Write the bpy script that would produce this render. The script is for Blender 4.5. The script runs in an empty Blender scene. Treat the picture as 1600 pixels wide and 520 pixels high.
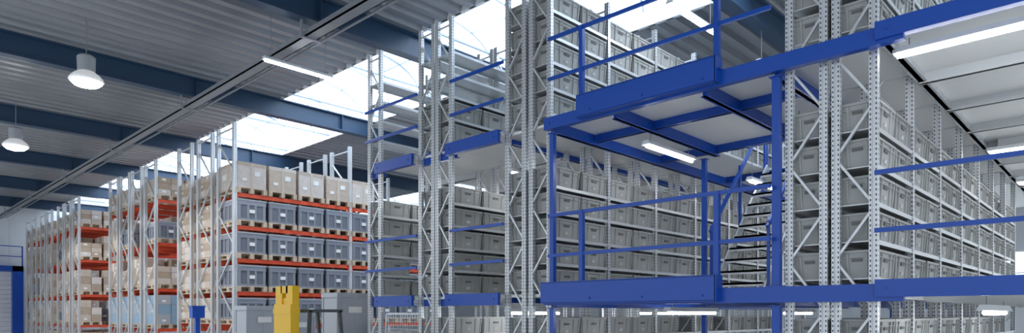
import bpy, math, random
from mathutils import Vector, Matrix
random.seed(4)
S=bpy.context.scene
A=math.radians(43.9); H=2.2
COL=S.collection
# ------------------------------------------------ materials
def mat(name,col,rough=.5,metal=0,emit=None,es=0,noise=0,nscale=8,rnd=0,spec=.5):
    m=bpy.data.materials.new(name); m.use_nodes=True
    nt=m.node_tree; b=nt.nodes['Principled BSDF']
    b.inputs['Base Color'].default_value=(*col,1); b.inputs['Roughness'].default_value=rough
    b.inputs['Metallic'].default_value=metal
    b.inputs['Specular IOR Level'].default_value=spec
    if emit:
        b.inputs['Emission Color'].default_value=(*emit,1); b.inputs['Emission Strength'].default_value=es
    if noise:
        tc=nt.nodes.new('ShaderNodeTexCoord'); n=nt.nodes.new('ShaderNodeTexNoise'); n.inputs['Scale'].default_value=nscale
        n.inputs['Detail'].default_value=3
        nt.links.new(tc.outputs['Object'],n.inputs['Vector'])
        r=nt.nodes.new('ShaderNodeValToRGB'); r.color_ramp.elements[0].position=.3; r.color_ramp.elements[1].position=.7
        r.color_ramp.elements[0].color=(*[c*(1-noise) for c in col],1); r.color_ramp.elements[1].color=(*[min(1,c*(1+noise)) for c in col],1)
        nt.links.new(n.outputs['Fac'],r.inputs['Fac']); out=r.outputs['Color']
        if rnd:
            oi=nt.nodes.new('ShaderNodeObjectInfo'); mr=nt.nodes.new('ShaderNodeMapRange')
            mr.inputs['To Min'].default_value=1-rnd; mr.inputs['To Max'].default_value=1+rnd*.6
            nt.links.new(oi.outputs['Random'],mr.inputs['Value'])
            hs=nt.nodes.new('ShaderNodeHueSaturation'); nt.links.new(out,hs.inputs['Color']); nt.links.new(mr.outputs['Result'],hs.inputs['Value']); out=hs.outputs['Color']
        nt.links.new(out,b.inputs['Base Color'])
    return m
def perf(name,col,pitch=.05):
    m=mat(name,col,.42,.6); nt=m.node_tree; b=nt.nodes['Principled BSDF']
    tc=nt.nodes.new('ShaderNodeTexCoord'); s=nt.nodes.new('ShaderNodeSeparateXYZ'); nt.links.new(tc.outputs['Object'],s.inputs[0])
    def M(op,a,bb=None):
        n=nt.nodes.new('ShaderNodeMath'); n.operation=op
        for i,x in enumerate((a,bb)):
            if x is None: continue
            if isinstance(x,(int,float)): n.inputs[i].default_value=x
            else: nt.links.new(x,n.inputs[i])
        return n.outputs[0]
    fz=M('FRACT',M('DIVIDE',s.outputs['Z'],pitch))
    inz=M('MULTIPLY',M('GREATER_THAN',fz,.28),M('LESS_THAN',fz,.72))
    ax=M('ABSOLUTE',s.outputs['X']); ay=M('ABSOLUTE',s.outputs['Y'])
    c1=M('LESS_THAN',M('ABSOLUTE',M('SUBTRACT',ay,.026)),.006)
    c2=M('LESS_THAN',ax,.007)
    f=M('MULTIPLY',inz,M('MAXIMUM',c1,c2))
    mx=nt.nodes.new('ShaderNodeMix'); mx.data_type='RGBA'
    nt.links.new(f,mx.inputs['Factor']); mx.inputs['A'].default_value=(*col,1); mx.inputs['B'].default_value=(.03,.03,.035,1)
    nt.links.new(mx.outputs['Result'],b.inputs['Base Color'])
    nt.links.new(M('MULTIPLY',M('SUBTRACT',1,f),.6),b.inputs['Metallic'])
    return m
GALV=mat('galvanised_steel',(.68,.70,.72),.42,.6,noise=.12,nscale=6)
PERF=perf('perforated_galvanised_steel',(.70,.72,.74))
SHELF=mat('shelf_steel',(.66,.68,.69),.4,.4)
BLUE=mat('blue_paint',(.005,.068,.40),.30)
DECK=mat('white_deck_sheet',(.88,.88,.86),.5)
JOIST=mat('joist_grey',(.62,.64,.65),.45,.3)
TOTE=mat('tote_grey_plastic',(.385,.395,.385),.5,noise=.06,nscale=3,rnd=.14)
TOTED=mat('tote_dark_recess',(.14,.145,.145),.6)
CARD=mat('white_card',(.82,.82,.80),.6)
CARDG=mat('small_grey_card',(.6,.61,.6),.6)
CONT=mat('container_blue_grey',(.24,.26,.31),.5,noise=.05,nscale=2,rnd=.15)
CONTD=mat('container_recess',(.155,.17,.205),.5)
LID=mat('container_lid',(.35,.37,.41),.5)
LGREY=mat('light_grey_plastic',(.42,.45,.5),.45)
WOOD=mat('pallet_wood',(.55,.44,.33),.75,noise=.25,nscale=12)
CAR1=mat('cardboard_pale',(.57,.47,.39),.8,noise=.08,rnd=.14)
CAR2=mat('cardboard_brown',(.45,.35,.26),.8,noise=.08,rnd=.14)
CAR3=mat('cardboard_whitish',(.66,.59,.54),.75,noise=.08,rnd=.12)
WRAPB=mat('blue_film_wrap',(.28,.42,.55),.3)
TAPE=mat('tape',(.60,.50,.41),.4)
ROOF=mat('roof_sheet',(.33,.345,.37),.34,.45,noise=.10,nscale=.6)
GIRD=mat('girder_blue_grey',(.024,.06,.12),.4)
TRAYM=mat('tray_grey',(.30,.32,.35),.45,.4)
def skym():
    m=mat('skylight_glow',(.8,.9,1),.4,emit=(1,1,1),es=5.0); nt=m.node_tree; b=nt.nodes['Principled BSDF']
    tc=nt.nodes.new('ShaderNodeTexCoord'); n=nt.nodes.new('ShaderNodeTexNoise'); n.inputs['Scale'].default_value=.55; n.inputs['Detail'].default_value=2
    nt.links.new(tc.outputs['Object'],n.inputs['Vector'])
    r=nt.nodes.new('ShaderNodeValToRGB'); r.color_ramp.elements[0].position=.36; r.color_ramp.elements[1].position=.56
    r.color_ramp.elements[0].color=(.18,.21,.24,1); r.color_ramp.elements[1].color=(.75,.87,1,1)
    nt.links.new(n.outputs['Fac'],r.inputs['Fac']); nt.links.new(r.outputs['Color'],b.inputs['Emission Color'])
    return m
SKY=skym()
TUBE=mat('tube_glow',(1,1,1),.4,emit=(.95,.97,1),es=28)
PANEL=mat('panel_light_glow',(1,1,1),.4,emit=(.95,.98,1),es=7)
WIN=mat('added_window_glow',(1,1,1),.4,emit=(.88,.95,1),es=2.5)
LAMPG=mat('lamp_glow',(1,1,1),.4,emit=(1,1,.97),es=40)
GLASS=mat('lamp_reflector',(.65,.68,.72),.3,.3,emit=(1,1,1),es=.35)
BALL=mat('lamp_ballast',(.38,.40,.43),.5,.2)
FIX=mat('fixture_white',(.8,.82,.84),.4)
WALLM=mat('wall_panel',(.66,.69,.72),.6,noise=.05,nscale=1)
FLOORM=mat('concrete_floor',(.56,.57,.57),.4,noise=.12,nscale=1.5)
YEL=mat('yellow_paint',(.88,.52,.01),.35)
BLACK=mat('black_rubber',(.02,.02,.022),.6)
DGREY=mat('dark_grey_paint',(.07,.08,.085),.45)
RED=mat('orange_red_paint',(.76,.085,.03),.4)
# ------------------------------------------------ mesh builder
class MB:
    def __init__(s): s.v=[]; s.f=[]; s.m=[]
    def hexa(s,pts,mi=0,skip=()):
        n=len(s.v); s.v+=[tuple(p) for p in pts]
        F=[(0,3,2,1),(4,5,6,7),(0,1,5,4),(1,2,6,5),(2,3,7,6),(3,0,4,7)]
        for i,q in enumerate(F):
            if i in skip: continue
            s.f.append(tuple(n+k for k in q)); s.m.append(mi)
        return s
    def box(s,x0,x1,y0,y1,z0,z1,mi=0):
        return s.hexa([(x0,y0,z0),(x1,y0,z0),(x1,y1,z0),(x0,y1,z0),(x0,y0,z1),(x1,y0,z1),(x1,y1,z1),(x0,y1,z1)],mi)
    def fr(s,z0,z1,a0,b0,a1,b1,mi=0,skip=()):
        return s.hexa([(-a0,-b0,z0),(a0,-b0,z0),(a0,b0,z0),(-a0,b0,z0),(-a1,-b1,z1),(a1,-b1,z1),(a1,b1,z1),(-a1,b1,z1)],mi,skip)
    def bar(s,p,q,w,h=None,mi=0):
        h=h or w; p=Vector(p); q=Vector(q); d=(q-p).normalized()
        up=Vector((0,0,1)) if abs(d.z)<.95 else Vector((1,0,0))
        sd=d.cross(up).normalized(); up=sd.cross(d).normalized(); a=sd*w/2; b=up*h/2
        return s.hexa([p-a-b,p+a-b,p+a+b,p-a+b,q-a-b,q+a-b,q+a+b,q-a+b],mi)
    def prism(s,prof,z0,z1,mi=0,axis='z'):
        n=len(s.v); k=len(prof)
        def P(a,b,c): return (a,b,c) if axis=='z' else ((c,a,b) if axis=='x' else (a,c,b))
        s.v+=[P(a,b,z0) for a,b in prof]+[P(a,b,z1) for a,b in prof]
        for i in range(k):
            j=(i+1)%k; s.f.append((n+i,n+j,n+k+j,n+k+i)); s.m.append(mi)
        s.f.append(tuple(n+i for i in range(k))[::-1]); s.m.append(mi)
        s.f.append(tuple(n+k+i for i in range(k))); s.m.append(mi)
        return s
    def lathe(s,prof,c=(0,0),mi=0,n=24):
        b=len(s.v)
        for r,z in prof:
            for i in range(n):
                t=2*math.pi*i/n; s.v.append((c[0]+r*math.cos(t),c[1]+r*math.sin(t),z))
        for k in range(len(prof)-1):
            for i in range(n):
                j=(i+1)%n; s.f.append((b+k*n+i,b+k*n+j,b+(k+1)*n+j,b+(k+1)*n+i)); s.m.append(mi)
        s.f.append(tuple(b+i for i in range(n))[::-1]); s.m.append(mi)
        s.f.append(tuple(b+(len(prof)-1)*n+i for i in range(n))); s.m.append(mi)
        return s
    def cyl(s,p,q,r,mi=0,n=12):
        p=Vector(p); q=Vector(q); d=(q-p).normalized(); up=Vector((0,0,1)) if abs(d.z)<.95 else Vector((1,0,0))
        a=d.cross(up).normalized(); b=a.cross(d); k=len(s.v)
        for c in (p,q):
            for i in range(n):
                t=2*math.pi*i/n; s.v.append(tuple(c+a*r*math.cos(t)+b*r*math.sin(t)))
        for i in range(n):
            j=(i+1)%n; s.f.append((k+i,k+j,k+n+j,k+n+i)); s.m.append(mi)
        s.f.append(tuple(k+i for i in range(n))[::-1]); s.m.append(mi); s.f.append(tuple(k+n+i for i in range(n))); s.m.append(mi)
        return s
    def mesh(s,name,mats,smooth=False):
        me=bpy.data.meshes.new(name); me.from_pydata(s.v,[],s.f)
        for m in mats: me.materials.append(m)
        for p,i in zip(me.polygons,s.m): p.material_index=i; p.use_smooth=smooth
        me.update()
        return me
def obj(name,me,loc=(0,0,0),parent=None,label=None,cat=None,group=None,kind=None,rot=None):
    o=bpy.data.objects.new(name,me); COL.objects.link(o)
    if parent is not None:
        o.parent=parent; pw=parent
        L=Vector(loc)
        while pw is not None: L=L-pw.location; pw=pw.parent
        o.location=L
    else: o.location=loc
    if rot: o.rotation_euler=rot
    if label: o['label']=label
    if cat: o['category']=cat
    if group: o['group']=group
    if kind: o['kind']=kind
    return o
def fix(me):
    import bmesh
    b=bmesh.new(); b.from_mesh(me); bmesh.ops.recalc_face_normals(b,faces=b.faces); b.to_mesh(me); b.free(); return me
# ------------------------------------------------ shell
ZR=H+6.0
def roof(u0,u1,va,vb,nm):
    m=MB(); p=.42; n=int((vb-va)/p); pts=[]
    for i in range(n):
        b=va+i*p
        pts+=[(b,0),(b+.17,0),(b+.22,.11),(b+.37,.11)]
    pts.append((va+n*p,0))
    for (y,z) in pts: m.v+=[(u0,y,z),(u1,y,z)]
    for i in range(len(pts)-1): m.f.append((2*i,2*i+2,2*i+3,2*i+1)); m.m.append(0)
    return obj(nm,m.mesh(nm,[ROOF]),(0,0,ZR),kind='structure',label='ribbed grey steel roof deck',cat='ceiling')
roof(-4,8.7,-2,45.7,'ceiling'); roof(11.8,20,-2,45.7,'ceiling.001'); roof(23,40,-2,45.7,'ceiling.002')
GB=mat('glazing_bar',(.30,.38,.48),.4)
def skylight(u0,u1,nm):
    m=MB(); N=12; pts=[]
    for i in range(N+1):
        t=math.pi*i/N; pts.append(((u0+u1)/2-(u1-u0)/2*math.cos(t),.25+.9*math.sin(t)))
    for y in (-2,45.5):
        for (x,z) in pts: m.v.append((x,y,z))
    k=N+1
    for i in range(N): m.f.append((i,i+1,k+i+1,k+i)); m.m.append(0)
    for (x) in (u0,u1): m.box(x-.04,x+.04,-2,45.5,0,.3,1)
    y=-1.5; j=0
    while y<45:
        for i in range(N):
            a=pts[i]; b=pts[i+1]
            m.bar((a[0],y,a[1]-.03),(b[0],y,b[1]-.03),.035,.045,2)
        if j%2==0:
            m.bar((u0,y,.28),((u0+u1)/2,y+.9,1.05),.03,.03,2)
            m.bar((u0,y+.5,.1),(u1,y+.5,.1),.04,.04,2)
        y+=1.5; j+=1
    for f in (.25,.5,.75):
        x=u0+(u1-u0)*f; zz=.25+.9*math.sin(math.acos(1-2*f))-.04
        m.bar((x,-2,zz),(x,45.5,zz),.025,.025,2)
    obj(nm,m.mesh(nm,[SKY,FIX,GB]),(0,0,ZR),kind='structure',label='arched translucent skylight band with glazing bars',cat='skylight')
skylight(8.7,11.8,'window_1'); skylight(20,23,'added_skylight')  # second band is added to bring light to the far part
obj('floor',MB().box(-4,40,-2,45.5,-.1,0).mesh('floor',[FLOORM]),kind='structure',label='grey concrete warehouse floor',cat='floor')
mw=MB(); mw.box(-4,40,45.5,45.7,0,ZR+.1)
for i in range(36): mw.box(-4+i*1.2,-3.97+i*1.2,45.48,45.5,0,ZR)
obj('wall_back',mw.mesh('wall_back',[WALLM]),kind='structure',label='pale grey sandwich panel wall',cat='wall')
obj('wall_right',MB().box(40,40.2,-2,45.7,0,ZR+.1).mesh('wall_right',[WALLM]),kind='structure',label='pale grey end wall',cat='wall')
mwn=MB(); mwn.box(39.97,39.99,-1.5,12,3.2,5.2,0)  # glowing window band added for brightness at the far aisle end
for i in range(10): mwn.box(39.93,39.97,-1.5+i*1.5-.04,-1.5+i*1.5+.04,3.2,5.2,1)
mwn.box(39.93,39.97,-1.5,12,3.12,3.2,1); mwn.box(39.93,39.97,-1.5,12,5.2,5.28,1); mwn.box(39.93,39.97,-1.5,12,4.16,4.22,1)
obj('added_window',mwn.mesh('added_window',[WIN,FIX]),kind='structure',label='long glowing window band added to brighten the aisle end',cat='window')
# girders
mg=MB(); w=.13; hh=.5
mg.prism([(-w,0),(w,0),(w,.035),(.02,.035),(.02,hh-.035),(w,hh-.035),(w,hh),(-w,hh),(-w,hh-.035),(-.02,hh-.035),(-.02,.035),(-w,.035)],-4,40,0,'x')
for i in range(10): mg.box(-2+i*4.2,-1.98+i*4.2,-w,w,.035,hh-.035)
gm=fix(mg.mesh('roof_girder',[GIRD]))
for v in (5.3,11.3,17.4,23.5,29.6,35.7,41.8):
    obj('roof_girder',gm,(0,v,ZR-hh),label='dark blue-grey steel I-beam carrying the roof',cat='roof beam',group='roof girders')
# cable tray
mt=MB()
mt.box(-.12,.12,-2,45,0,.03); mt.box(-.12,-.10,-2,45,0,.12); mt.box(.10,.12,-2,45,0,.12)
ct=obj('cable_tray',mt.mesh('cable_tray',[TRAYM]),(6.25,0,H+5.2),label='long grey cable tray hung below the roof beams',cat='cable tray')
mh=MB().box(-.2,.2,-.03,.03,-.03,0).box(-.2,-.17,-.03,.03,0,.30).box(.17,.2,-.03,.03,0,.30).mesh('hanger',[TRAYM])
for v in (5.3,11.3,17.4,23.5,29.6,35.7,41.8): obj('hanger',mh,(6.25,v,H+5.2),ct)
mp=MB().cyl((0,-2,0),(0,45,0),.025)
for v in (5.3,11.3,17.4,23.5,29.6,35.7,41.8): mp.box(-.02,.02,v-.02,v+.02,0,.22)
obj('conduit_pipe',mp.mesh('conduit_pipe',[TRAYM]),(6.6,0,H+5.3),label='thin grey pipe running beside the cable tray',cat='pipe')
# ------------------------------------------------ lights
def tube(u,v,z,L=1.5,along='u',group='fluorescent strip lights',hang=0,top=None):
    b=MB(); a=L/2
    b.prism([(-.07,0),(.07,0),(.04,.06),(-.04,.06)],-a,a,0,'x')
    body=obj('strip_light',fix(b.mesh('strip_light',[FIX])),(u,v,z),label='slim white fluorescent strip light, switched on',cat='strip light',group=group,rot=(0,0,0 if along=='u' else math.pi/2))
    t=bpy.data.objects.new('lamp_tube',MB().cyl((-a+.03,0,-.02),(a-.03,0,-.02),.022).mesh('lamp_tube',[TUBE])); COL.objects.link(t); t.parent=body
    if hang:
        for s in (-a*.8,a*.8):
            w=bpy.data.objects.new('suspension_wire',MB().cyl((s,0,.06),(s,0,hang),.006,n=6).mesh('wire',[TRAYM])); COL.objects.link(w); w.parent=body
for u in (5.9,8.6,11.3,14): tube(u+.7,12.4,H+5.0,1.5,hang=1.01)
for u in (9.2,12.5): tube(u+.6,5.3,H+4.85,1.5,hang=.66)
ZU=H+2.55; 
for u in (8.62,12.0,15.0): tube(u,5.03,ZU-.16,1.35,hang=.34)
tube(9.5,3.3,ZU-.16,1.3,hang=.34)  # extra strip light added to brighten the stair bay
tube(7.35,1.1,ZU+.03,1.35,'v',hang=.15)
for u in (12.6,15.9,19.3):
    b=MB().box(-.2,.2,-.62,.62,0,.05)
    e=obj('panel_light',b.mesh('panel_light',[FIX]),(u,1.1,ZU-.03),label='white flat ceiling light panel below the mezzanine deck, lit',cat='ceiling light',group='light panels below the deck')
    obj('diffuser',MB().box(-.18,.18,-.6,.6,-.012,0).mesh('diffuser',[PANEL]),(u,1.1,ZU-.03),e)
    obj('mounting',MB().box(-.02,.02,-.5,.5,.05,.21).mesh('mounting',[FIX]),(u,1.1,ZU-.03),e)
for v in (7.64,9.67):
    for u in (8.6,11.5): tube(u,v,ZU-.16,1.4,hang=.34)
for v in (1.1,4.6,7.64):
    for u in (8.5,12.5):
        tube(u,v,H+.03,1.4,hang=.23)
def highbay(u,v,z):
    e=obj('high_bay_lamp',MB().lathe([(.10,.20),(.16,.22),(.17,.50),(.13,.54),(.03,.56)]).mesh('ballast',[BALL],False),(u,v,z),label='bell-shaped high bay lamp hanging from the roof, lit',cat='ceiling lamp',group='high bay lamps')
    obj('reflector',MB().lathe([(.29,.0),(.32,.02),(.30,.07),(.24,.14),(.16,.20),(.10,.22)]).mesh('reflector',[GLASS],True),(u,v,z),e)
    obj('bulb_glow',MB().lathe([(.12,-.10),(.22,-.07),(.285,-.01),(.285,.01),(.2,.012)]).mesh('bulb',[LAMPG]),(u,v,z),e)
    obj('suspension_cable',MB().cyl((0,0,.54),(0,0,ZR-z+.03),.01,n=6).mesh('cable',[TRAYM]),(u,v,z),e)
    l=bpy.data.lights.new('hb','SPOT'); l.energy=800; l.spot_size=2.6; l.shadow_soft_size=.25
    o=bpy.data.objects.new('high_bay_light',l); COL.objects.link(o); o.location=(u,v,z-.12)
for v in (15.6,23.1,30.6): highbay(3.6,v,H+4.76)
# ------------------------------------------------ post / frames
def post_mesh(w,d,h,name='post'):
    g=w*.18
    prof=[(-d/2,-w/2),(d/2,-w/2),(d/2,w/2),(-d/2,w/2),(-d/2,g),(-d/2+.014,g*.7),(-d/2+.014,-g*.7),(-d/2,-g)]
    m=MB(); m.prism(prof,0.01,h,0)
    m.box(-d/2-.02,d/2+.02,-w/2-.02,w/2+.02,0,.01)
    return fix(m.mesh(name,[PERF]))
def brace_mesh(dep,h,step,t,name='bracing'):
    m=MB(); z=.15; s=1; y0=dep/2-.03
    m.bar((0,-y0,z),(0,y0,z),t,t*.8); 
    while z+step<h-.1:
        m.bar((0,-s*y0,z),(0,s*y0,z+step),t,t*.8); z+=step; s=-s
    m.bar((0,-y0,h-.12),(0,y0,h-.12),t,t*.8)
    return m.mesh(name,[GALV])
TOP=H+4.95
POST=post_mesh(.08,.06,TOP); BR=brace_mesh(.43,TOP,.52,.03)
LV_UP=[H+2.89+.375*i for i in range(5)]; LV_LO=[H+.36+.375*i for i in range(5)]; LV_G=[.12,.55,.98,1.41,1.86]
ALL=LV_G+LV_LO+LV_UP
def shelf_rack(v0,v1,u0,nb,top=TOP,levels=ALL):
    vc=(v0+v1)/2; dep=v1-v0; L=nb*1.4
    e=obj('shelving_rack',None,(u0,vc,0),label='tall galvanised steel shelving rack holding grey totes',cat='shelving rack',group='mezzanine shelving racks')
    for i in range(nb+1):
        f=obj('upright_frame',BR,(u0+i*1.4,vc,0),e)
        for s in (-1,1): obj('post',POST,(u0+i*1.4,vc+s*(dep/2-.04),0),f)
    m=MB(); m.box(.035,L-.035,-dep/2+.02,dep/2-.02,-.012,0)
    for s in (-1,1):
        y=s*(dep/2-.012); m.box(.0,L,min(y,y-s*.012),max(y,y-s*.012),-.045,0)
    sm=m.mesh('shelf',[SHELF])
    for z in levels: obj('shelf',sm,(u0,vc,z),e)
U0=7.15
rows=[ (1.86,2.29,7),(2.33,2.76,7),(6.08,6.51,7),(6.57,7.0,7),(8.24,8.67,4),(8.70,9.13,4),(10.27,10.70,4)]
for v0,v1,nb in rows: shelf_rack(v0,v1,U0,nb)
# totes
def tote():
    m=MB(); h=.285; a0,b0,a1,b1=.285,.168,.305,.184
    m.fr(0,h,a0,b0,a1,b1,0,skip=(1,))
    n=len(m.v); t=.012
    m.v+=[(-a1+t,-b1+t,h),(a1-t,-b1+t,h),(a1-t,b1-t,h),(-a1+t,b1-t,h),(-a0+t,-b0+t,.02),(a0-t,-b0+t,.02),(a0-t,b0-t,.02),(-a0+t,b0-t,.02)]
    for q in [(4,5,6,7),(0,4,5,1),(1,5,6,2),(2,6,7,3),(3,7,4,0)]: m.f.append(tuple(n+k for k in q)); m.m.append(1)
    for (x0,x1,y0,y1) in [(-.318,.318,-.198,-b1+.01),(-.318,.318,b1-.01,.198),(-.318,-a1+.01,-.188,.188),(a1-.01,.318,-.188,.188)]:
        m.box(x0,x1,y0,y1,h-.025,h); m.box(x0*.985,x1*.985,y0*.97,y1*.97,h-.075,h-.065)
    for s in (-1,1):
        for x in (-.29,-.16,.16,.29): m.bar((x*.95,s*.173,.02),(x,s*.193,h-.03),.014,.02)
        for y in (-.16,-.09,.09,.16): m.bar((s*.290,y*.93,.02),(s*.312,y,h-.03),.02,.014)
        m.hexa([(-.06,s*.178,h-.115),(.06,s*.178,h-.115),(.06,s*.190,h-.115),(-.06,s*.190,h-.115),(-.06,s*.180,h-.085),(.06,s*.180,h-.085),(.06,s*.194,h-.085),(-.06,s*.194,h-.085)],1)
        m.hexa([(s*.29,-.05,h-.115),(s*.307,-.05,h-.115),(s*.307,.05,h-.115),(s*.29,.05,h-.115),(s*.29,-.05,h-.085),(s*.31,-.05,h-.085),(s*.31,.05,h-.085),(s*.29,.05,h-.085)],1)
    return fix(m.mesh('tote',[TOTE,TOTED]))
TM=tote()
cardm=MB().hexa([(-.04,-.178,.06),(.04,-.178,.06),(.04,-.172,.06),(-.04,-.172,.06),(-.04,-.187,.10),(.04,-.187,.10),(.04,-.177,.10),(-.04,-.177,.10)]).mesh('label_card',[CARDG])
pos=[]
def fill(ri,ks,levels,skip=0):
    v0,v1,nb=rows[ri]
    for k in ks:
        for z in levels:
            if random.random()<skip: continue
            u=U0+(k//2)*1.4+ (.37 if k%2==0 else 1.03)
            pos.append((u+random.uniform(-.006,.006),(v0+v1)/2+random.uniform(-.006,.006),z,ri))
fill(0,range(14),LV_LO,.02); fill(0,range(6),LV_UP[:5]); fill(0,range(12),[LV_G[4]])
fill(1,range(4),LV_LO+LV_UP[:5]); fill(1,range(3),[LV_G[4]])
fill(2,range(14),LV_LO,.02); fill(2,range(12),LV_UP[:5],.02); fill(2,range(12),[LV_G[4]],.05)
fill(3,range(4),LV_LO+LV_UP[:5]+[LV_G[4]])
fill(4,range(5),LV_LO+LV_UP[:2]+[LV_G[4]],.0); fill(5,range(3),LV_LO+LV_UP[:2])
fill(6,range(5),LV_LO,.03)
pos.sort(key=lambda p:p[0]**2+p[1]**2+(p[2]-H)**2)
LT='grey plastic storage tote with ribbed sides on a steel shelf'
for i,(u,v,z,ri) in enumerate(pos[:298]):
    o=obj('storage_tote',TM,(u,v,z),label=LT,cat='storage bin',group='grey totes on the mezzanine shelves')
    if ri in (0,2,4,6) and i<200: obj('label_card',cardm,(u,v,z),o)
if len(pos)>298:
    m=MB(); tv=[tuple(x.co) for x in TM.vertices]; tf=[tuple(p.vertices) for p in TM.polygons]; tm=[p.material_index for p in TM.polygons]
    for (u,v,z,ri) in pos[298:]:
        n=len(m.v); m.v+=[(a+u,b+v,c+z) for a,b,c in tv]; m.f+=[tuple(n+k for k in q) for q in tf]; m.m+=tm
    obj('storage_tote_bulk',m.mesh('storage_tote_bulk',[TOTE,TOTED]),label='many grey plastic totes further along the shelves',cat='storage bins',kind='stuff',group='grey totes on the mezzanine shelves')
# ------------------------------------------------ mezzanine
UF=7.02
def mezz(zt,name,label,upper):
    e=obj('mezzanine_floor',None,(UF,4,zt),label=label,cat='mezzanine floor',group='mezzanine floors')
    def dp(u0,u1,v0,v1,c=0): obj('deck_panel',MB().box(u0,u1,v0,v1,-.04-c,-c).mesh('deck_panel',[DECK]),(0,0,zt),e)
    dp(UF+.06,21,-1.6,1.83)
    dp(17.05,21,1.83,2.8)
    if upper:
        dp(UF+.06,10,2.8,6.04); dp(10,12.3,2.8,4.1); dp(10,12.3,5.1,6.04); dp(12.3,17,2.8,6.04)
    else: dp(UF+.06,17,2.8,6.04)
    dp(UF+.06,12.7,7.04,8.2); dp(UF+.06,12.7,9.17,10.23)
    for (a,b,nb) in ((1.835,2.795,7),(6.045,7.035,7),(8.205,9.165,4)):
        for i in range(nb): dp(U0+i*1.4+.035,U0+i*1.4+1.365,a,b)
    def eb(v0,v1,z0,z1,u=UF-.03,t=.05):
        m=MB(); y0,y1=v0,v1
        m.box(u-t/2,u+t/2,y0,y1,z0+.012,z1-.012); m.box(u-t/2,u+t/2+.04,y0,y1,z0,z0+.012); m.box(u-t/2,u+t/2+.04,y0,y1,z1-.012,z1)
        for yy in (y0+.1,y1-.1):
            m.cyl((u-t/2-.01,yy,(z0+z1)/2),(u-t/2,yy,(z0+z1)/2),.014,n=6)
        obj('edge_beam',m.mesh('edge_beam',[BLUE]),(0,0,zt),e)
    eb(1.60,6.08,-.17,.0); eb(-1.6,1.84,-.13,.04,UF-.06)
    eb(7.0,8.24,-.16,.03); eb(9.13,10.27,-.16,.03)
    eb(8.205,9.165,-.16,.03,U0+.055,.03); eb(10.27,10.74,-.16,.03,U0+.055,.03)
    def ub(v,u0,u1,mt,d=.16):
        m=MB(); m.box(u0,u1,v-.025,v+.025,-.04-d,-.04); m.box(u0,u1,v-.05,v+.05,-.04-d,-.03-d)
        obj('long_beam',m.mesh('long_beam',[mt]),(0,0,zt),e)
    def vb(u,v0,v1,mt,d=.12):
        m=MB(); m.box(u-.02,u+.02,v0,v1,-.04-d,-.04); m.box(u-.045,u+.045,v0,v1,-.04-d,-.032-d)
        obj('joist',m.mesh('joist',[mt]),(0,0,zt),e)
    ub(6.0,UF+.1,16.9,BLUE); ub(4.97,UF+.1,10,BLUE); ub(3.7,UF+.1,12.3,BLUE); ub(2.85,UF+.1,16.9,BLUE)
    for u in (8.05,9.9,12.35): vb(u,2.9,5.95,BLUE)
    for i in range(9): vb(8.55+i*1.4,-1.6,1.8,JOIST)
    for i in range(3):
        vb(8.55+i*1.4,7.06,8.2,JOIST); vb(8.55+i*1.4,9.18,10.22,JOIST)
    ub(1.78,UF+.1,21,GALV,.1); ub(.3,UF+.1,21,GALV,.1); ub(7.08,U0+.2,12.7,BLUE,.08)
    return e
ZL=H+.29; ZUP=H+2.76
EL=mezz(ZL,'lower','white-decked lower mezzanine floor with blue steel edge beams',False)
EU=mezz(ZUP,'upper','white-decked upper mezzanine floor with blue steel edge beams',True)
for zt,e,v1 in ((ZL,EL,6.05),(ZUP,EU,5.42)):
    m=MB(); m.box(UF-.16,UF-.11,3.44,v1,-.14,.14); m.box(UF-.16,UF-.05,3.44,v1,-.15,-.135); m.box(UF-.16,UF-.06,3.44,v1,.135,.15)
    m.box(UF-.16,UF-.0,3.43,3.45,-.15,.15)
    for yy in (3.6,4.4,5.2): m.cyl((UF-.175,yy,-.08),(UF-.16,yy,-.08),.014,n=6)
    obj('projecting_edge_beam',m.mesh('projecting_edge_beam',[BLUE]),(0,0,zt),e)
def column(u,v,z0,z1,w=.09):
    m=MB(); m.box(-w/2,w/2,-w/2,w/2,.012,z1-z0-.012); m.box(-w,w,-w,w,0,.012); m.box(-w*.8,w*.8,-w*.8,w*.8,z1-z0-.012,z1-z0)
    obj('support_column',m.mesh('support_column',[BLUE]),(u,v,z0),label='square blue steel column supporting the mezzanine',cat='column',group='mezzanine columns')
for z0,z1 in ((0,ZL-.2),(ZL,ZUP-.2)):
    column(UF+.05,6.0,z0,z1,.07); column(UF+.05,2.83,z0,z1,.08); column(10.0,5.2,z0,z1,.07); column(12.4,3.0,z0,z1)
def railing(p,q,z,posts,toe=True,lab='blue steel guard railing with two rails on the mezzanine edge'):
    p=Vector((*p,z)); q=Vector((*q,z)); d=q-p
    e=obj('guard_railing',None,p,label=lab,cat='railing',group='guard railings')
    for h in (.52,1.08):
        obj('rail',MB().bar((0,0,h),(d.x,d.y,h),.035,.045).mesh('rail',[BLUE]),p,e)
    for t in posts:
        m=MB(); m.box(-.03,.03,-.03,.03,-.0,1.10); m.box(-.05,.05,-.05,.05,0,.012)
        obj('railing_post',m.mesh('railing_post',[BLUE]),p+d*t,e)
for z in (ZL,ZUP):
    railing((UF-.07,5.98),(UF-.07,2.85),z,[(5.98-5.39)/3.13,(5.98-3.46)/3.13])
    railing((UF+.0,1.86),(UF+.0,-1.5),z,[1.0])
    railing((UF+.06,8.24),(UF+.06,7.0),z,[])
    railing((UF+.06,10.72),(UF+.06,9.13),z,[])
railing((10.0,5.12),(12.3,5.12),ZUP,[0,1]); railing((10.0,4.08),(12.3,4.08),ZUP,[0,1])
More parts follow.
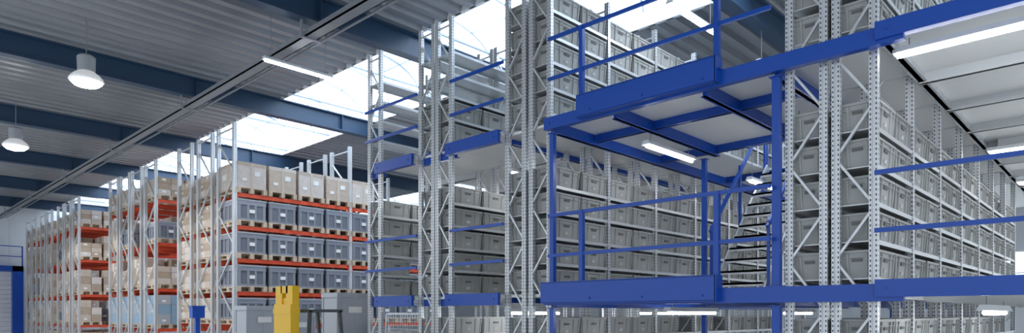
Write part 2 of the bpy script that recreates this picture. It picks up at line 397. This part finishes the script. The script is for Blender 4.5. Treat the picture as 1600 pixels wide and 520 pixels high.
# stairs
e=obj('staircase',None,(9.95,4.6,ZL),label='steep steel staircase with open treads and blue handrails between mezzanine floors',cat='staircase')
N=12; rise=(ZUP-ZL)/N; run=2.15/N
for i in range(N-1):
    m=MB(); m.box(0,.25,-.40,.40,-.035,0); m.box(0,.012,-.40,.40,-.065,0)
    obj('tread',m.mesh('tread',[SHELF]),(9.95+i*run,4.6,ZL+(i+1)*rise),e)
for s in (-1,1):
    obj('stringer',MB().bar((0,0,.05),(2.2,0,ZUP-ZL-.02),.03,.14).mesh('stringer',[JOIST]),(9.95,4.6+s*.43,ZL),e)
    m=MB(); 
    for h in (.95,): m.bar((0,0,.1+h),(2.25,0,ZUP-ZL+h),.045,.05)
    for t in (0.02,.5,.98): m.bar((2.2*t,0,.05+2.4*t),(2.2*t,0,.15+.95+2.43*t),.04)
    obj('handrail',m.mesh('handrail',[BLUE]),(9.95,4.6+s*.47,ZL),e)
def fence(v0,v1,u,z1):
    e=obj('wire_mesh_panel',None,(u,v0,0),label='grey wire mesh fence panel under the mezzanine',cat='mesh fence',group='mesh panels')
    m=MB(); 
    for (a,b) in (((u,v0,0),(u,v0,z1)),((u,v1,0),(u,v1,z1)),((u,v0,z1),(u,v1,z1)),((u,v0,.1),(u,v1,.1))): m.bar([a[0]-u,a[1]-v0,a[2]],[b[0]-u,b[1]-v0,b[2]],.035)
    obj('fence_frame',m.mesh('fence_frame',[GALV]),(u,v0,0),e)
    m=MB(); k=int((v1-v0)/.07)
    for i in range(1,k): m.bar((0,(v1-v0)*i/k,.1),(0,(v1-v0)*i/k,z1),.007)
    for i in range(1,int(z1/.07)): m.bar((0,0,.1+i*.07),(0,v1-v0,.1+i*.07),.007)
    obj('wire_grid',m.mesh('wire_grid',[GALV]),(u,v0,0),e)
fence(9.19,10.2,7.2,H-.0)
# ------------------------------------------------ pallet racks
PW=post_mesh(.10,.09,TOP,'pallet_post'); PB=brace_mesh(1.1,TOP,.95,.04,'pallet_bracing'); BAY=3.42
def beam_mesh():
    m=MB(); m.box(.05,BAY-.05,-.025,.025,-.10,0); 
    for x in (.05,BAY-.09): m.box(x,x+.04,-.032,-.02,-.17,.05)
    return m.mesh('load_beam',[RED])
BM=beam_mesh()
def prack(v0,u0,nb,levels):
    vc=v0+.55
    e=obj('pallet_rack',None,(u0,vc,0),label='tall pallet rack with galvanised uprights and orange-red load beams',cat='pallet rack',group='pallet racks')
    for i in range(nb+1):
        f=obj('upright_frame',PB,(u0+i*BAY,vc,0),e)
        for s in (-1,1): obj('post',PW,(u0+i*BAY,vc+s*.5,0),f)
        if i<nb:
            for z in levels:
                for s in (-1,1): obj('load_beam',BM,(u0+i*BAY,vc+s*.5,z),e)
def pallet_mesh():
    m=MB()
    for i in range(7): y=-.6+i*.1833; m.box(-.4,.4,y,y+.1,.122,.144)
    for x in (-.4,-.05,.3): m.box(x,x+.1,-.6,.6,.1,.122); m.box(x,x+.1,-.6,.6,0,.022)
    for x in (-.4,-.05,.3):
        for y in (-.6,-.07,.46): m.box(x,x+.1,y,y+.14,.022,.1)
    return m.mesh('wooden_pallet',[WOOD])
PM=pallet_mesh()
def container_mesh(h=.56):
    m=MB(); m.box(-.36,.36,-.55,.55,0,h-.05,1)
    for s in (-1,1):
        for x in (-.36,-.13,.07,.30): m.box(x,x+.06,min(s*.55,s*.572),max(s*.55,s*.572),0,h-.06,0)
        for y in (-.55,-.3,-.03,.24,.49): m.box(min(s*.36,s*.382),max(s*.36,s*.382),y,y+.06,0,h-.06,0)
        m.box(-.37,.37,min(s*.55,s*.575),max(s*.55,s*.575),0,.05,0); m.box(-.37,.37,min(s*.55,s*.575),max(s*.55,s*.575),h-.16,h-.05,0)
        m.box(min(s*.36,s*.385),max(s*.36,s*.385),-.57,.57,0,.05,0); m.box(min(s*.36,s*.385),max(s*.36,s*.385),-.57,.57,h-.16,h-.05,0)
    m.box(-.395,.395,-.59,.59,h-.05,h-.01,2); m.box(-.33,.33,-.53,.53,h-.01,h,2)
    m.box(-.07,.07,-.592,-.576,h*.35,h*.35+.09,3)
    return m.mesh('pallet_container',[CONT,CONTD,LID,CARD])
CM=container_mesh()
def carton_mesh(h,mt):
    m=MB(); m.box(-.385,.385,-.57,.57,0,h,0); m.box(-.39,.39,-.575,.575,h-.09,h+.004,1)
    m.box(-.03,.03,-.58,-.57,.0,h-.0,2); m.box(-.392,-.38,-.03,.03,0,h,2)
    m.box(.06,.22,-.584,-.574,h*.5,h*.5+.12,3); m.box(-.27,-.14,-.584,-.574,h*.25,h*.25+.08,3); m.box(-.396,-.386,.1,.35,h*.4,h*.4+.14,3)
    for z in (h*.33,): m.box(-.388,.388,-.573,.573,z,z+.012,2)
    return m.mesh('large_carton',[mt,CAR3 if mt is not CAR3 else CAR1,TAPE,CARD])
def stack_mesh(h,seed,mts):
    r=random.Random(seed); m=MB(); nz=3
    for k in range(nz):
        for i in range(2):
            for j in range(3):
                if k==nz-1 and r.random()<.08: continue
                x=-.39+i*.39; y=-.58+j*.387; q=r.randrange(3); o=r.uniform(0,.01)
                m.box(x+.004+o,x+.384,y+.004,y+.383,k*h/nz,(k+1)*h/nz-.006,q)
                if r.random()<.4: m.box(x+.12,x+.24,y+.0,y+.004,k*h/nz+.08,k*h/nz+.15,3)
                if i==0 and r.random()<.5: m.box(x+.0+o,x+.004+o,y+.14,y+.24,k*h/nz+.08,k*h/nz+.15,3)
    return m.mesh('carton_stack',mts+[CARD])
C1=carton_mesh(.66,CAR3); C2=carton_mesh(.66,CAR1)
ST=[stack_mesh(.92,s,[CAR1,CAR2,CAR3]) for s in (1,2,3)]; STS=[stack_mesh(.58,s,[CAR1,CAR2,CAR3]) for s in (5,6)]
STB=[stack_mesh(.95,9,[WRAPB,LGREY,WRAPB])]
def load(u,v,z,kind):
    obj('wooden_pallet',PM,(u,v,z),label='wooden euro pallet under a load in the pallet rack',cat='pallet',group='pallets in the racks')
    z+=.145
    if kind=='c': obj('plastic_container',CM,(u,v,z),label='blue-grey ribbed plastic pallet container with lid and white label',cat='container',group='plastic containers in the pallet rack')
    elif kind=='b': obj('large_carton',random.choice((C1,C2,C1)),(u,v,z),label='large pale cardboard carton with labels on a pallet',cat='cardboard box',group='large cartons on top of the rack')
    elif kind=='s': obj('carton_stack',random.choice(ST),(u,v,z),label='stack of brown cardboard cartons on a pallet',cat='carton stack',group='carton stacks in the racks')
    elif kind=='t': obj('carton_stack',random.choice(STS),(u,v,z),label='low stack of brown cardboard cartons on a pallet',cat='carton stack',group='carton stacks in the racks')
    elif kind=='w': obj('wrapped_load',STB[0],(u,v,z),label='pallet load of blue-wrapped and grey boxes',cat='wrapped pallet load',group='blue wrapped loads')
LA=[H-1.2,H-.28,H+.58,H+1.44,H+2.30,H+3.15]
LB=[.35,1.72,3.02,4.5,5.9]
UP=7.2
prack(16.85,UP,2,LA); prack(18.25,UP,1,LA)
for k in range(8):
    for z in LA[1:5]: load(UP+(k//4)*BAY+.43+(k%4)*.853,17.4,z,'c')
    if k<5: load(UP+(k//4)*BAY+.43+(k%4)*.853,17.4,LA[5],'b')
for k in range(2):
    for z in LA[1:]: load(UP+.43+k*.853,18.8,z,'t')
for v0,hs in ((19.75,0),(22.8,1),(24.2,0),(25.5,0),(26.8,0),(32.3,1),(33.7,0),(35.0,0),(37.2,1),(38.6,0),(40.6,0),(42.0,0)):
    prack(v0,UP,2 if v0<28 else 1,LB if v0>21 else LA)
    for k in range(2 if not hs else 4):
        for z in (LB if v0>21 else LA[1:]):
            kd='w' if (z<2 and v0<28) else ('c' if random.random()<.25 else 's')
            if z>5.5 or (kd=='s' and random.random()<.25): kd='t'
            if v0<21: kd='t'
            if random.random()<.04: continue
            load(UP+.43+k*.853,v0+.55,z,kd)
# ------------------------------------------------ floor items at left
def pal_box(u,v,n,h,label):
    m=MB(); m.box(-.38,.38,-.28,.28,.08,h-.05,0)
    for s in (-1,1):
        for x in (-.38,0-.02,.34): m.box(x,x+.04,min(s*.28,s*.295),max(s*.28,s*.295),.08,h-.06,0)
        for y in (-.28,.24): m.box(min(s*.38,s*.395),max(s*.38,s*.395),y,y+.04,.08,h-.06,0)
    m.box(-.40,.40,-.30,.30,h-.09,h,0)
    for x in (-.36,-.04,.28): m.box(x,x+.08,-.28,.28,0,.08,0)
    m.box(-.15,.15,-.303,-.296,h*.55,h*.55+.12,1)
    me=m.mesh('pallet_box',[LGREY,CARD])
    for i in range(n): obj('pallet_box',me,(u,v,i*h),label=label,cat='plastic box',group='stacked light grey boxes')
pal_box(7.13,11.45,3,.87,'large light grey plastic pallet box, stacked'); pal_box(6.4,13.8,3,.79,'large light grey plastic pallet box, stacked')
pal_box(7.5,14.3,3,.74,'large light grey plastic pallet box, stacked')
# order picker truck
uo,vo=5.40,10.25
t=obj('order_picker_truck',None,(uo,vo,0),label='yellow warehouse order picker truck with tall mast',cat='forklift truck')
m=MB(); m.box(-.25,.9,-.4,.4,.12,.75); m.box(-.25,.15,-.4,.4,.75,1.25); m.prism([(.9,.12),(1.05,.12),(1.05,.5),(.9,.75)],-.38,.38,0,'y')
obj('truck_body',fix(m.mesh('truck_body',[YEL])),(uo,vo,0),t)
m=MB()
m.box(-.22,-.10,-.30,-.08,.3,2.66); m.box(-.22,-.10,.06,.28,.3,2.66); m.box(-.20,-.12,-.14,.10,.3,2.46); m.box(-.22,-.10,-.14,.10,2.54,2.66)
m.box(-.25,-.22,-.30,.28,1.0,2.36)
for z in (1.0,1.6,2.2): m.box(-.26,-.09,-.31,.29,z,z+.08)
obj('mast',m.mesh('mast',[YEL]),(uo,vo,0),t)
m=MB(); 
for y in (-.38,.36): m.bar((.0,y,1.2),(.05,y,2.25),.05); m.bar((.75,y,.7),(.6,y,2.25),.05); m.bar((.0,y,2.25),(.65,y,2.25),.05)
for i in range(6): m.bar((.05+i*.11,-.38,2.25),(.05+i*.11,.36,2.25),.03)
obj('overhead_guard',m.mesh('overhead_guard',[DGREY]),(uo,vo,0),t)
for s in (-1,1): 
    obj('fork',MB().box(-1.4,-.25,-.06,.06,.10,.14).box(-.29,-.25,-.06,.06,.14,.7).mesh('fork',[DGREY]),(uo,vo+s*.2,0),t)
    for x in (.0,.8): obj('wheel',MB().cyl((0,-.05,0),(0,.05,0),.13,n=20).mesh('wheel',[BLACK]),(uo+x,vo+s*.36,.13),t)
dd=15.5; tt=(308-800)/1020
pu,pv=dd*(math.cos(A)+tt*math.sin(A)),dd*(math.sin(A)-tt*math.cos(A))
g=obj('sensor_post',MB().box(-.05,.05,-.05,.05,.015,2.1).box(-.12,.12,-.12,.12,0,.015).mesh('sensor_post',[BLUE]),(pu,pv,0),label='blue steel guide post with a box head at the rack end',cat='post')
obj('box_head',MB().box(-.14,.14,-.10,.10,2.1,2.36).box(-.16,.16,-.12,.12,2.36,2.39).mesh('box_head',[BLUE]),(pu,pv,0),g)
# door + gallery railing on back wall
d=obj('door_1',None,(5.5,45.4,0),kind='structure',label='large pale roller door in a blue steel frame',cat='door')
m=MB(); m.box(1.35,1.85,-.5,.05,0,4.85); m.box(-3,1.85,-.5,.05,4.55,4.85); m.box(-3.5,-3,-.5,.05,0,4.85)
obj('door_frame',m.mesh('door_frame',[BLUE]),(5.5,45.4,0),d)
m=MB()
for i in range(18): m.box(-3,1.35,-.12,-.05,i*.253,i*.253+.24)
obj('door_leaf',m.mesh('door_leaf',[FIX]),(5.5,45.4,0),d)
railing((1.5,44.95),(7.3,44.95),4.86,[0,.25,.5,.75,1],lab='blue steel railing above the large door')
# ------------------------------------------------ world & camera
W=bpy.data.worlds.new('W'); S.world=W; W.use_nodes=True
W.node_tree.nodes['Background'].inputs[0].default_value=(.83,.91,1,1); W.node_tree.nodes['Background'].inputs[1].default_value=1.15
cd=bpy.data.cameras.new('cam'); cd.sensor_width=36; cd.lens=36*1020/1600; cd.shift_y=(490-260)/1600; cd.clip_end=300
co=bpy.data.objects.new('camera',cd); COL.objects.link(co); co.location=(0,0,H); co.rotation_euler=(math.pi/2,0,A-math.pi/2)
S.camera=co
S.view_settings.view_transform='Standard'
